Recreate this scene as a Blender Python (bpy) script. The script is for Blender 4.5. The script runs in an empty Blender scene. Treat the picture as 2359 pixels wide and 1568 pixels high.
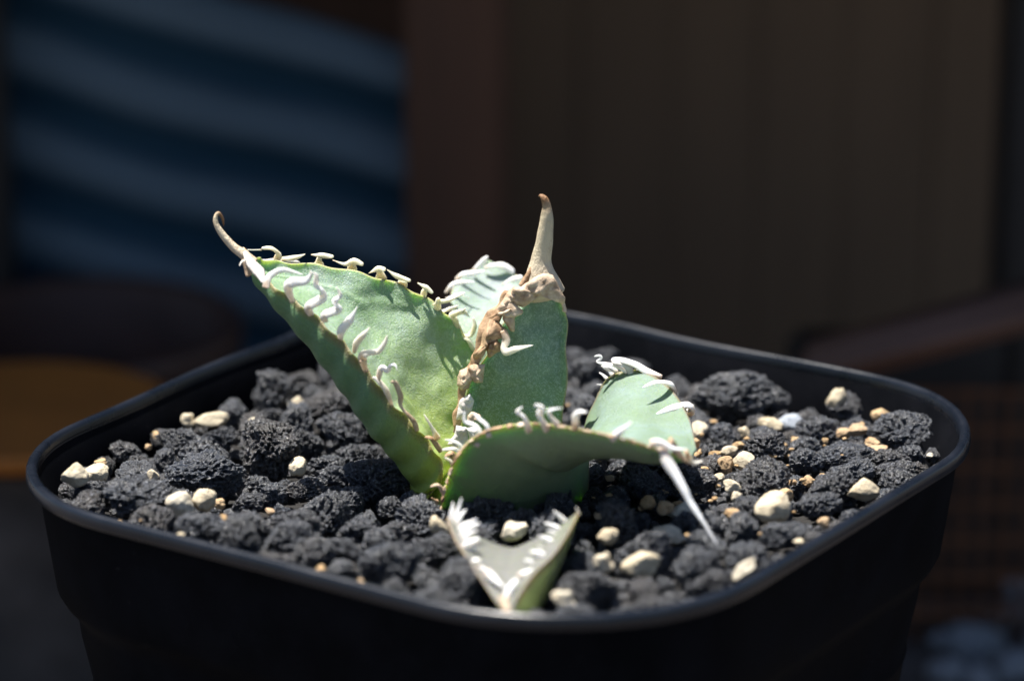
import bpy, bmesh, math, random
import numpy as np
from mathutils import Vector, Matrix, noise
# units: 1 Blender unit = 1 cm
scn = bpy.context.scene
scn.unit_settings.system = 'METRIC'
scn.unit_settings.scale_length = 0.01
scn.unit_settings.length_unit = 'CENTIMETERS'

# ------------------------------------------------------------------ camera
CD, CEL, CF, CX, CY = 38.78, 0.334, 6.72, -0.0144, -0.1918
cam_d = bpy.data.cameras.new('camera')
cam = bpy.data.objects.new('camera', cam_d)
scn.collection.objects.link(cam)
scn.camera = cam
CAM = Vector((0, -CD*math.cos(CEL), CD*math.sin(CEL)))
cam.location = CAM
cam.rotation_euler = (math.pi/2 - CEL, 0, 0)
cam_d.sensor_width = 36
cam_d.lens = CF*18
cam_d.shift_x = -CX/2
cam_d.shift_y = -CY/2
cam_d.clip_start = 1
cam_d.clip_end = 5000
cam_d.dof.use_dof = True
cam_d.dof.focus_distance = 38.6
cam_d.dof.aperture_fstop = 0.135
cam_d.dof.aperture_blades = 7

# ------------------------------------------------------------------ light
SUN = Vector((-0.22, 0.12, 0.96)).normalized()
world = bpy.data.worlds.new('World')
scn.world = world
world.use_nodes = True
wn = world.node_tree
sky = wn.nodes.new('ShaderNodeTexSky')
sky.sky_type = 'NISHITA'
sky.sun_disc = False
sky.sun_elevation = math.asin(SUN.z)
sky.sun_rotation = math.atan2(SUN.x, SUN.y)
wn.links.new(sky.outputs[0], wn.nodes['Background'].inputs[0])
wn.nodes['Background'].inputs[1].default_value = 0.05
sd = bpy.data.lights.new('sun', 'SUN')
sd.energy = 5.0
sd.angle = math.radians(0.5)
sd.color = (1.0, 0.95, 0.87)
so = bpy.data.objects.new('sun', sd)
so.rotation_euler = SUN.to_track_quat('Z', 'Y').to_euler()
so.location = SUN*60
scn.collection.objects.link(so)
scn.view_settings.view_transform = 'Standard'
scn.view_settings.look = 'None'
scn.view_settings.exposure = 1.18
scn.view_settings.gamma = 1.0

random.seed(7)
rng = np.random.default_rng(7)

# ------------------------------------------------------------------ helpers
_f = Vector((0, math.cos(CEL), -math.sin(CEL)))
_r = Vector((1, 0, 0))
_u = _r.cross(_f)
def ray(u, v):
    a = ((u-1179)/1179 - CX)/CF
    b = ((784-v)/1179 - CY)/CF
    return _f + _r*a + _u*b
def at(u, v, y):            # survey point -> place at depth y
    d = ray(u, v)
    return CAM + d*((y-CAM.y)/d.y)
def atz(u, v, z):           # survey point -> place at height z
    d = ray(u, v)
    return CAM + d*((z-CAM.z)/d.z)
def pxcm(p):                # survey units per cm there
    return CF*1179/((p-CAM).dot(_f))

def link(o, parent=None):
    scn.collection.objects.link(o)
    if parent is not None:
        o.parent = parent
    return o
def mesh_obj(name, verts, faces, mat, parent=None, smooth=True):
    me = bpy.data.meshes.new(name)
    me.from_pydata([tuple(v) for v in verts], [], faces)
    me.update()
    if smooth:
        me.polygons.foreach_set('use_smooth', [True]*len(me.polygons))
    if mat: me.materials.append(mat)
    return link(bpy.data.objects.new(name, me), parent)
def tag(o, label=None, cat=None, group=None, kind=None):
    for k, v in (('label', label), ('category', cat), ('group', group), ('kind', kind)):
        if v: o[k] = v
    return o
def empty(name, loc=(0, 0, 0)):
    o = bpy.data.objects.new(name, None)
    o.location = loc
    o.empty_display_size = 0.3
    return link(o)
def bm_obj(name, bm, mat, parent=None, smooth=True):
    me = bpy.data.meshes.new(name)
    bm.to_mesh(me); bm.free()
    if smooth:
        me.polygons.foreach_set('use_smooth', [True]*len(me.polygons))
    if mat: me.materials.append(mat)
    return link(bpy.data.objects.new(name, me), parent)
def cr(pts, t):             # catmull-rom through rows of an array, t in 0..1
    P = np.asarray(pts, float)
    n = len(P)-1
    x = min(max(t, 0), 1)*n
    i = min(int(x), n-1)
    f = x-i
    p1, p2 = P[i], P[i+1]
    p0 = P[i-1] if i > 0 else 2*p1-p2
    p3 = P[i+2] if i+2 <= n else 2*p2-p1
    return 0.5*((2*p1)+(-p0+p2)*f+(2*p0-5*p1+4*p2-p3)*f*f+(-p0+3*p1-3*p2+p3)*f**3)
def V(a): return Vector((float(a[0]), float(a[1]), float(a[2])))

# ------------------------------------------------------------------ materials
class NT:
    def __init__(s, name):
        s.m = bpy.data.materials.new(name)
        s.m.use_nodes = True
        s.t = s.m.node_tree
        s.b = s.t.nodes['Principled BSDF']
        s.out = s.t.nodes['Material Output']
    def n(s, typ, **kw):
        x = s.t.nodes.new(typ)
        for k, v in kw.items(): setattr(x, k, v)
        return x
    def l(s, a, b): s.t.links.new(a, b)
    def coord(s, which='Object'):
        if not hasattr(s, 'tc'): s.tc = s.n('ShaderNodeTexCoord')
        return s.tc.outputs[which]
    def noise(s, scale, detail=4, rough=0.6, src=None, dist=0):
        x = s.n('ShaderNodeTexNoise')
        x.inputs['Scale'].default_value = scale
        x.inputs['Detail'].default_value = detail
        x.inputs['Roughness'].default_value = rough
        x.inputs['Distortion'].default_value = dist
        s.l(src or s.coord(), x.inputs['Vector'])
        return x
    def ramp(s, fac, stops):
        x = s.n('ShaderNodeValToRGB')
        e = x.color_ramp.elements
        while len(e) < len(stops): e.new(0.5)
        for q, (p, c) in zip(e, stops):
            q.position = p
            q.color = (c[0], c[1], c[2], 1) if not isinstance(c, (int, float)) else (c, c, c, 1)
        s.l(fac, x.inputs[0])
        return x
    def mix(s, fac, a, b, mode='MIX'):
        x = s.n('ShaderNodeMix', data_type='RGBA', blend_type=mode)
        for v, k in ((fac, 0), (a, 6), (b, 7)):
            if isinstance(v, (int, float)): x.inputs[k].default_value = v
            elif isinstance(v, tuple): x.inputs[k].default_value = (v[0], v[1], v[2], 1)
            else: s.l(v, x.inputs[k])
        return x.outputs[2]
    def math(s, op, a, b=0.0, clamp=False):
        x = s.n('ShaderNodeMath', operation=op, use_clamp=clamp)
        for i, v in enumerate((a, b)):
            if isinstance(v, (int, float)): x.inputs[i].default_value = v
            else: s.l(v, x.inputs[i])
        return x.outputs[0]
    def bump(s, h, strength, dist, prev=None):
        x = s.n('ShaderNodeBump')
        x.inputs['Strength'].default_value = strength
        x.inputs['Distance'].default_value = dist
        s.l(h, x.inputs['Height'])
        if prev: s.l(prev, x.inputs['Normal'])
        s.l(x.outputs[0], s.b.inputs['Normal'])
        return x.outputs[0]
    def attr(s, name):
        x = s.n('ShaderNodeAttribute', attribute_name=name)
        return x.outputs['Fac']
    def rand(s):
        return s.n('ShaderNodeObjectInfo').outputs['Random']
def setb(b, **kw):
    for k, v in kw.items():
        b.inputs[k.replace('_', ' ')].default_value = v if not isinstance(v, tuple) else (*v, 1)

def mat_simple(name, col, rough=0.6, var=0.25, scale=3.0, bump=0.0, bdist=0.01, stretch=None):
    k = NT(name)
    src = k.coord()
    if stretch:
        mp = k.n('ShaderNodeMapping'); mp.inputs['Scale'].default_value = stretch
        k.l(src, mp.inputs[0]); src = mp.outputs[0]
    nz = k.noise(scale, 6, 0.6, src)
    r = k.ramp(nz.outputs[0], [(0.3, tuple(c*(1-var) for c in col)), (0.7, tuple(min(1, c*(1+var)) for c in col))])
    k.l(r.outputs[0], k.b.inputs['Base Color'])
    setb(k.b, Roughness=rough)
    if bump: k.bump(nz.outputs[0], bump, bdist)
    return k.m

def mat_leaf(name, base=(0.13, 0.25, 0.10), wax=(0.32, 0.46, 0.37), young=(0.30, 0.42, 0.05), low=(0.12, 0.22, 0.11), waxamt=0.6, fine=1.0, youngat=0.5, rough=.42):
    k = NT(name)
    al = k.attr('along'); und = k.attr('under'); ed = k.attr('edge')
    big = k.noise(1.1, 3, 0.5, dist=0.8)
    mid = k.noise(6, 5, 0.65)
    wx = k.ramp(big.outputs[0], [(0.38, 0.0), (0.60, 1.0)])
    wx2 = k.ramp(mid.outputs[0], [(0.35, 0.5), (0.65, 1.0)])
    wfac = k.math('MULTIPLY', k.math('MULTIPLY', k.math('ADD', k.math('MULTIPLY', wx.outputs[0], 0.6), 0.4), wx2.outputs[0]), waxamt, clamp=True)
    wfac = k.math('MULTIPLY', wfac, k.ramp(al, [(0.0, 0.0), (youngat+0.1, 1.0)]).outputs[0])
    yf = k.ramp(al, [(0.0, 1.0), (youngat, 0.0)]).outputs[0]
    top = k.mix(wfac, k.mix(yf, base, young), wax)
    low_glow = k.ramp(al, [(0.05, 1.0), (youngat*.75, 0.0)]).outputs[0]
    lowc = k.mix(low_glow, k.mix(k.math('MULTIPLY', mid.outputs[0], .5), low, tuple(c*1.5 for c in low)), tuple(c*.8 for c in young))  # yellow-green leaf base, its colour raised to carry the glow of transmitted light
    vor = k.noise(34, 2, 0.5, dist=1.4)
    glint = k.ramp(vor.outputs[0], [(0.48, 0.0), (0.60, 1.0)])
    top = k.mix(k.math('MULTIPLY', glint.outputs[0], 0.22*fine), top, (0.50, 0.60, 0.50))  # worm-like highlights of the waxy skin mixed in as pale colour
    col = k.mix(und, top, lowc)
    col = k.mix(k.math('MULTIPLY', ed, 0.6), col, (0.30, 0.17, 0.09))
    k.l(col, k.b.inputs['Base Color'])
    setb(k.b, Roughness=rough)
    k.b.inputs['Specular IOR Level'].default_value = 0.4
    k.b.inputs['Subsurface Weight'].default_value = 0.30
    k.b.inputs['Subsurface Radius'].default_value = (0.6, 1.0, 0.12)
    k.b.inputs['Subsurface Scale'].default_value = 0.22
    nb = k.bump(k.noise(3.5, 3, 0.5).outputs[0], 0.4, 0.07)
    nb = k.bump(mid.outputs[0], 0.25, 0.03, nb)
    k.bump(vor.outputs[0], 0.7, 0.02, nb)
    return k.m

def mat_spine(name, pale=(0.80, 0.72, 0.60), brown=(0.36, 0.20, 0.10), grad=0.35):
    k = NT(name)
    al = k.attr('along')
    nz = k.noise(9, 5, 0.7)
    f = k.math('ADD', k.math('MULTIPLY', k.ramp(al, [(0.0, 1.0), (grad, 0.0)]).outputs[0], 0.75),
               k.math('MULTIPLY', k.ramp(nz.outputs[0], [(0.52, 0.0), (0.72, 1.0)]).outputs[0], 0.35), clamp=True)
    k.l(k.mix(f, pale, brown), k.b.inputs['Base Color'])
    setb(k.b, Roughness=0.5)
    k.b.inputs['Subsurface Weight'].default_value = 0.6
    k.b.inputs['Subsurface Radius'].default_value = (1, 0.85, 0.65)
    k.b.inputs['Subsurface Scale'].default_value = 0.12
    k.bump(k.noise(30, 4, 0.7).outputs[0], 0.4, 0.01)
    return k.m

def mat_tip(name):
    k = NT(name)
    al = k.attr('along')
    nz = k.noise(6, 6, 0.7)
    c = k.ramp(al, [(0.0, (0.55, 0.42, 0.30)), (0.2, (0.72, 0.62, 0.46)), (0.62, (0.64, 0.54, 0.37)), (0.8, (0.28, 0.15, 0.07)), (1.0, (0.22, 0.11, 0.05))])
    c2 = k.mix(k.ramp(nz.outputs[0], [(0.52, 0.0), (0.75, 0.6)]).outputs[0], c.outputs[0], (0.24, 0.12, 0.05))
    k.l(c2, k.b.inputs['Base Color'])
    setb(k.b, Roughness=0.45)
    mp = k.n('ShaderNodeMapping'); mp.inputs['Scale'].default_value = (1, 1, .15); k.l(k.coord(), mp.inputs[0])
    b = k.bump(k.noise(26, 4, 0.7, mp.outputs[0]).outputs[0], 0.8, 0.03)
    k.bump(k.noise(18, 5, 0.7).outputs[0], 0.7, 0.02, b)
    return k.m

def mat_husk(name, a, b):
    k = NT(name)
    nz = k.noise(5, 7, 0.75)
    c = k.ramp(nz.outputs[0], [(0.35, a), (0.5, tuple((x+y)/2 for x, y in zip(a, b))), (0.66, b)])
    k.l(c.outputs[0], k.b.inputs['Base Color'])
    setb(k.b, Roughness=0.6)
    k.bump(k.noise(22, 5, 0.75).outputs[0], 0.8, 0.02)
    return k.m

def mat_lava(name):
    k = NT(name)
    pos = k.n('ShaderNodeNewGeometry').outputs['Position']
    rd = k.rand()
    def vor(sc, w):
        nz = k.noise(sc*.8, 2, .5, pos)
        add = k.n('ShaderNodeVectorMath', operation='MULTIPLY_ADD')
        k.l(nz.outputs['Color'], add.inputs[0]); add.inputs[1].default_value = (w, w, w); k.l(pos, add.inputs[2])
        v = k.n('ShaderNodeTexVoronoi'); v.inputs['Scale'].default_value = sc
        k.l(add.outputs[0], v.inputs['Vector']); return v.outputs['Distance']
    big = vor(9, .07); sm = vor(19, .04)
    fine = k.noise(36, 4, 0.8, pos)
    mid = k.noise(2.5, 4, 0.6, pos)
    hue = k.ramp(rd, [(0.0, (0.030, 0.042, 0.066)), (0.3, (0.030, 0.034, 0.043)), (0.5, (0.066, 0.056, 0.050)), (0.7, (0.016, 0.020, 0.030)), (0.85, (0.040, 0.048, 0.064)), (1.0, (0.070, 0.078, 0.092))])
    col = k.mix(k.ramp(mid.outputs[0], [(0.4, 0.0), (0.65, 0.5)]).outputs[0], hue.outputs[0], (0.058, 0.062, 0.072))
    col = k.mix(k.ramp(fine.outputs[0], [(0.56, 0.0), (0.63, 1.0)]).outputs[0], col, (0.40, 0.42, 0.48))
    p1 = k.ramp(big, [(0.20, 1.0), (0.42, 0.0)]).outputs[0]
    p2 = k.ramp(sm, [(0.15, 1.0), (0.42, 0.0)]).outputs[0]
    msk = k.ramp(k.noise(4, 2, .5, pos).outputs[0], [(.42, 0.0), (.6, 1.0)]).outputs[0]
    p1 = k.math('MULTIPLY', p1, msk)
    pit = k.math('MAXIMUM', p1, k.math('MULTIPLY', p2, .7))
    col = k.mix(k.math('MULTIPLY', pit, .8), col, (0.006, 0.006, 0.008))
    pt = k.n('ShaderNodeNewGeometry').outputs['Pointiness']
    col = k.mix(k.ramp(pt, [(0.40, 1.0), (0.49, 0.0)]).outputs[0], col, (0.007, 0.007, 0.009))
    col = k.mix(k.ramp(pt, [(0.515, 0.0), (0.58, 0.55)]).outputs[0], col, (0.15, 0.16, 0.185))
    k.l(col, k.b.inputs['Base Color'])
    setb(k.b, Roughness=0.32)
    k.b.inputs['Specular IOR Level'].default_value = 0.9
    b1 = k.bump(k.math('MULTIPLY', p1, -1.0), 1.0, 0.08)
    b1 = k.bump(k.math('MULTIPLY', p2, -1.0), 1.0, 0.04, b1)
    k.bump(fine.outputs[0], 1.0, 0.06, b1)
    return k.m

def mat_pebble(name, cols, rough=0.75, bump=0.5, dirt=(0.30, 0.23, 0.14), dirtamt=0.75):
    k = NT(name)
    pos = k.n('ShaderNodeNewGeometry').outputs['Position']
    n1 = k.noise(5, 6, 0.65, pos)
    base = k.ramp(k.rand(), [(i/(len(cols)-1), c) for i, c in enumerate(cols)])
    c = k.mix(k.ramp(n1.outputs[0], [(0.5, 0.0), (0.72, dirtamt)]).outputs[0], base.outputs[0], dirt)
    k.l(c, k.b.inputs['Base Color'])
    setb(k.b, Roughness=rough)
    k.b.inputs['Specular IOR Level'].default_value = 0.3
    b = k.bump(k.noise(14, 5, 0.75, pos).outputs[0], bump, 0.05)
    k.bump(k.noise(45, 3, 0.7, pos).outputs[0], bump, 0.02, b)
    return k.m

def mat_pot(name, spec, rlo, rhi, c0=(0.0035, 0.004, 0.0055), c1=(0.007, 0.0075, 0.010)):
    k = NT(name)
    n1 = k.noise(1.2, 5, 0.6)
    n2 = k.noise(24, 4, 0.8)
    sp = k.ramp(n2.outputs[0], [(0.66, 0.0), (0.73, 1.0)])
    c = k.mix(k.ramp(n1.outputs[0], [(0.4, 0.0), (0.7, 1.0)]).outputs[0], c0, c1)
    c = k.mix(k.math('MULTIPLY', sp.outputs[0], 0.28), c, (0.20, 0.20, 0.20))
    k.l(c, k.b.inputs['Base Color'])
    k.l(k.ramp(n1.outputs[0], [(0.3, rlo), (0.7, rhi)]).outputs[0], k.b.inputs['Roughness'])
    k.b.inputs['Specular IOR Level'].default_value = spec
    b = k.bump(n1.outputs[0], 0.2, 0.03)
    k.bump(n2.outputs[0], 0.12, 0.01, b)
    return k.m

M = {}
M['leaf'] = mat_leaf('agave_leaf', base=(0.15, 0.27, 0.10), wax=(0.36, 0.465, 0.40), young=(0.42, 0.50, 0.07), waxamt=0.95, youngat=.62)
M['leaf_centre'] = mat_leaf('agave_leaf_deep', base=(0.10, 0.20, 0.08), wax=(0.25, 0.36, 0.32), young=(0.22, 0.34, 0.07), waxamt=0.9, fine=1.6, rough=.30)
M['leaf_pale'] = mat_leaf('agave_leaf_pale', base=(0.22, 0.32, 0.22), wax=(0.27, 0.32, 0.33), young=(0.36, 0.46, 0.26), waxamt=1.0, fine=0.3)
M['leaf_blue'] = mat_leaf('agave_leaf_bluish', base=(0.14, 0.21, 0.11), wax=(0.20, 0.275, 0.27), young=(0.12, 0.19, 0.07), low=(0.20, 0.26, 0.18), waxamt=0.9, fine=0.2, rough=.6)
M['leaf_grey'] = mat_leaf('agave_leaf_greyish', base=(0.15, 0.17, 0.10), wax=(0.165, 0.168, 0.155), young=(0.22, 0.30, 0.12), low=(0.10, 0.13, 0.04), waxamt=1.5, fine=0.1, youngat=0.3)
M['spine'] = mat_spine('spine_cream')
M['spine_white'] = mat_spine('spine_white', pale=(0.90, 0.87, 0.84), brown=(0.42, 0.28, 0.19), grad=0.32)
M['spine_yellow'] = mat_spine('spine_ivory', pale=(0.76, 0.70, 0.50), brown=(0.40, 0.28, 0.14), grad=0.25)
M['tip'] = mat_tip('terminal_spine_horn')
M['husk'] = mat_husk('dry_husk', (0.34, 0.21, 0.12), (0.74, 0.60, 0.45))
M['husk_brown'] = mat_husk('dry_husk_brown', (0.26, 0.14, 0.07), (0.58, 0.40, 0.24))
M['husk_white'] = mat_husk('dry_membrane', (0.55, 0.48, 0.42), (0.78, 0.76, 0.74))
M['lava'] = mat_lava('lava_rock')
M['cream'] = mat_pebble('cream_pumice', [(0.70, 0.62, 0.47), (0.62, 0.53, 0.38), (0.74, 0.69, 0.58)], bump=0.8)
M['tan'] = mat_pebble('tan_clay', [(0.50, 0.33, 0.17), (0.62, 0.44, 0.25), (0.55, 0.40, 0.26)], bump=0.9, dirt=(0.28, 0.14, 0.05))
M['slate'] = mat_pebble('grey_slate', [(0.30, 0.34, 0.40), (0.34, 0.37, 0.42)], dirt=(0.16, 0.18, 0.2))
M['pot'] = mat_pot('black_plastic', .02, .6, .75)
M['pot_rim'] = mat_pot('black_plastic_rim_sky_tint', .5, .22, .36, (0.004, 0.0065, 0.012), (0.009, 0.012, 0.020))  # bluish base colour stands in for sky sheen on the rim
M['soil'] = mat_simple('dark_soil', (0.012, 0.011, 0.011), 0.9, 0.4, 9, 1.0, 0.1)

# ------------------------------------------------------------------ pot
YAW = 0.9797
def rsq(a, r, n=14):
    out = []
    for q in range(4):
        for i in range(n+1):
            t = q*math.pi/2 + i/n*math.pi/2
            cx = (a-r)*(1 if q in (0, 3) else -1); cy = (a-r)*(1 if q in (0, 1) else -1)
            out.append((cx+r*math.cos(t), cy+r*math.sin(t)))
        # points along the straight side
        x0, y0 = out[-1]
        t = (q+1)*math.pi/2
        cx = (a-r)*(1 if (q+1) % 4 in (0, 3) else -1); cy = (a-r)*(1 if (q+1) % 4 in (0, 1) else -1)
        x1, y1 = cx+r*math.cos(t), cy+r*math.sin(t)
        for j in range(1, 8):
            out.append((x0+(x1-x0)*j/8, y0+(y1-y0)*j/8))
    c, s = math.cos(YAW), math.sin(YAW)
    return [(c*x-s*y, s*x+c*y) for x, y in out]
def loft(name, prof, mat, parent, cap=False, wob=0.0):
    verts, faces = [], []
    n = None
    for (a, r, z) in prof:
        ring = rsq(a, r)
        n = len(ring)
        for (x, y) in ring:
            w = wob*noise.noise(Vector((x*0.45, y*0.45, 3.1)))
            verts.append((x*(1+w*0.1), y*(1+w*0.1), z + w*0.5))
    for k in range(len(prof)-1):
        for i in range(n):
            j = (i+1) % n
            faces.append((k*n+i, k*n+j, (k+1)*n+j, (k+1)*n+i))
    if cap: faces.append(tuple(range((len(prof)-1)*n, len(prof)*n)))
    return mesh_obj(name, verts, faces, mat, parent)
R0 = 2.42
pot = empty('plant_pot', (0, 0, -8.4))
tag(pot, 'black square plastic nursery pot with rounded corners holding the agave', 'plant pot')
def pot_child(o):
    o.parent = pot; o.location = (0, 0, 8.4); return o
# lip: outside bottom -> round top -> inside
lip = [(4.40, R0-.08, -.165), (4.485, R0-.02, -.165), (4.505, R0, -.15), (4.51, R0, -.11), (4.505, R0, -.04), (4.488, R0-.015, -.012),
       (4.46, R0-.04, 0.0), (4.43, R0-.06, 0.0), (4.405, R0-.08, -.012), (4.39, R0-.09, -.05), (4.38, R0-.10, -.14)]
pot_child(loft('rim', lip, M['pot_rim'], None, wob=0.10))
body = [(4.38, R0-.10, -.10), (4.40, R0-.1, -.16), (4.37, R0-.1, -.4), (4.30, R0-.15, -1.0), (4.245, R0-.2, -1.42), (4.20, R0-.22, -1.52), (4.10, R0-.28, -1.64), (4.06, R0-.3, -1.76), (4.04, R0-.3, -2.0),
        (3.95, R0-.3, -2.62), (3.965, R0-.3, -2.66), (3.95, R0-.3, -2.70), (3.7, R0-.4, -4.8), (3.35, R0-.6, -8.2), (3.2, R0-.7, -8.4)]
pot_child(loft('outer_wall', body, M['pot'], None, cap=True, wob=0.10))
inner = [(4.38, R0-.10, -.13), (4.31, R0-.18, -.3), (4.20, R0-.2, -.8), (4.14, R0-.2, -1.3)]
pot_child(loft('inner_wall', inner, M['pot'], None, wob=0.10))

# ------------------------------------------------------------------ gravel
GZ = -0.62
def inside(x, y, a=4.15, r=2.25):
    c, s = math.cos(-YAW), math.sin(-YAW)
    X, Y = abs(c*x-s*y), abs(s*x+c*y)
    if X > a or Y > a: return False
    if X > a-r and Y > a-r: return (X-a+r)**2+(Y-a+r)**2 < r*r
    return True
def ground_z(x, y):
    h = GZ + 0.10*noise.noise(Vector((x*0.6, y*0.6, 1.7)))
    d = math.hypot(x+0.2, y+0.4)
    h += 0.10*math.exp(-((x-1.6)**2+(y+1.0)**2)/5)
    c, s = math.cos(-YAW), math.sin(-YAW)
    # stones are heaped a little along the two near walls
    w_ = max(x*math.cos(math.radians(236))+y*math.sin(math.radians(236)), x*math.cos(math.radians(326))+y*math.sin(math.radians(326)))
    h += 0.22*max(0, min(1, (w_-1.0)/2.6)) - 0.22*math.exp(-((x-.05)**2+(y+4.3)**2)/.5)
    return h
ICO = {}
def ico(sub):
    if sub not in ICO:
        bm = bmesh.new(); bmesh.ops.create_icosphere(bm, subdivisions=sub, radius=1)
        bm.verts.ensure_lookup_table()
        ICO[sub] = (np.array([v.co[:] for v in bm.verts]), [tuple(v.index for v in f.verts) for f in bm.faces])
        bm.free()
    return ICO[sub]
def stone_verts(seed, sub, kind):
    """unit-size stone"""
    P, F = ico(sub)
    r = random.Random(seed)
    P = P.copy()
    # cut by planes for facets
    for _ in range({'lava': 7, 'cream': 10, 'tan': 9}[kind]):
        n = np.array([r.gauss(0, 1), r.gauss(0, 1), r.gauss(0, 1)]); n /= np.linalg.norm(n)
        d = r.uniform(0.55, 0.85) if kind != 'cream' else r.uniform(0.58, 0.88)
        k = P@n
        ex = np.maximum(k-d, 0)
        P -= np.outer(ex*0.92, n)
    off = Vector((r.uniform(-50, 50), r.uniform(-50, 50), r.uniform(-50, 50)))
    out = []
    for p in P:
        v = Vector(p)
        q = v+off
        if kind == 'lava':
            h = 0.16*noise.noise(q*1.6)+0.11*noise.noise(q*3.3)+0.08*noise.noise(q*7.5)+0.05*noise.noise(q*15)+.03*noise.noise(q*30)
            for sc, dep, rad in ((2.4, 0.26, 0.33), (5.2, 0.20, 0.42), (9.5, 0.11, 0.40), (18, 0.05, .45)):
                d = noise.voronoi(q*sc)[0][0]
                if d < rad: h -= dep*(1-(d/rad)**3)
        elif kind == 'tan':
            h = 0.14*noise.noise(q*1.9)+0.10*noise.noise(q*4.5)+0.06*noise.noise(q*10)
        else:
            h = 0.20*noise.noise(q*1.2)+0.075*noise.noise(q*4)+0.03*noise.noise(q*11)
        out.append(v*(1+h))
    A = np.array([o[:] for o in out])
    A /= np.abs(A).max()
    return A, F
def stone_mesh(name, seed, sub, kind, mat):
    A, F = stone_verts(seed, sub, kind)
    me = bpy.data.meshes.new(name)
    me.from_pydata(A.tolist(), [], F)
    me.polygons.foreach_set('use_smooth', [True]*len(F))
    me.materials.append(mat)
    return me
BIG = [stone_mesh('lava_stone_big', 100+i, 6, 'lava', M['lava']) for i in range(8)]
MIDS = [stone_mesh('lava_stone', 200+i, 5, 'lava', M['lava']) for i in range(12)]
CRE = [stone_mesh('pale_pebble', 300+i, 4, 'cream', M['cream']) for i in range(9)]
TAN = [stone_mesh('tan_pebble', 400+i, 4, 'tan', M['tan']) for i in range(8)]
SLA = stone_mesh('grey_pebble', 555, 4, 'cream', M['slate'])
NAMED = []
placed = []     # x, y, r
def put_stone(name, me, u, v, w, h, label, cat, group=None, rot=None, lift=0.0, sit=0.45):
    z = GZ + 0.1
    for _ in range(4):
        p = atz(u, v, z)
        s = pxcm(p)
        rx, rz = w/s/2, h/s/2
        z = ground_z(p.x, p.y) + rz*sit + lift
    p = atz(u, v, z)
    k_ = 0
    while not inside(p.x, p.y, 4.22-rx*.9, 2.3-rx*.9) and k_ < 30:
        p = Vector((p.x*.992, p.y*.992, p.z)); k_ += 1
    o = bpy.data.objects.new(name, me)
    o.location = p
    ry = 0.5*(rx+rz)
    if rot is None:
        o.rotation_euler = (random.uniform(-.25, .25), random.uniform(-.25, .25), random.choice((0, math.pi))+random.uniform(-.3, .3))
        q_ = 1.12 if cat == 'pebble' else 1.12
        o.scale = (rx*q_, ry*q_, rz*q_)
    else:
        o.rotation_euler = (0, rot, random.choice((0, 0.3)))
        o.scale = (rx, ry*0.9, rz)
    link(o)
    tag(o, label, cat, group)
    placed.append((p.x, p.y, 0.9*max(rx, ry)))
    NAMED.append((p.x, p.y, label))
    return o

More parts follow.
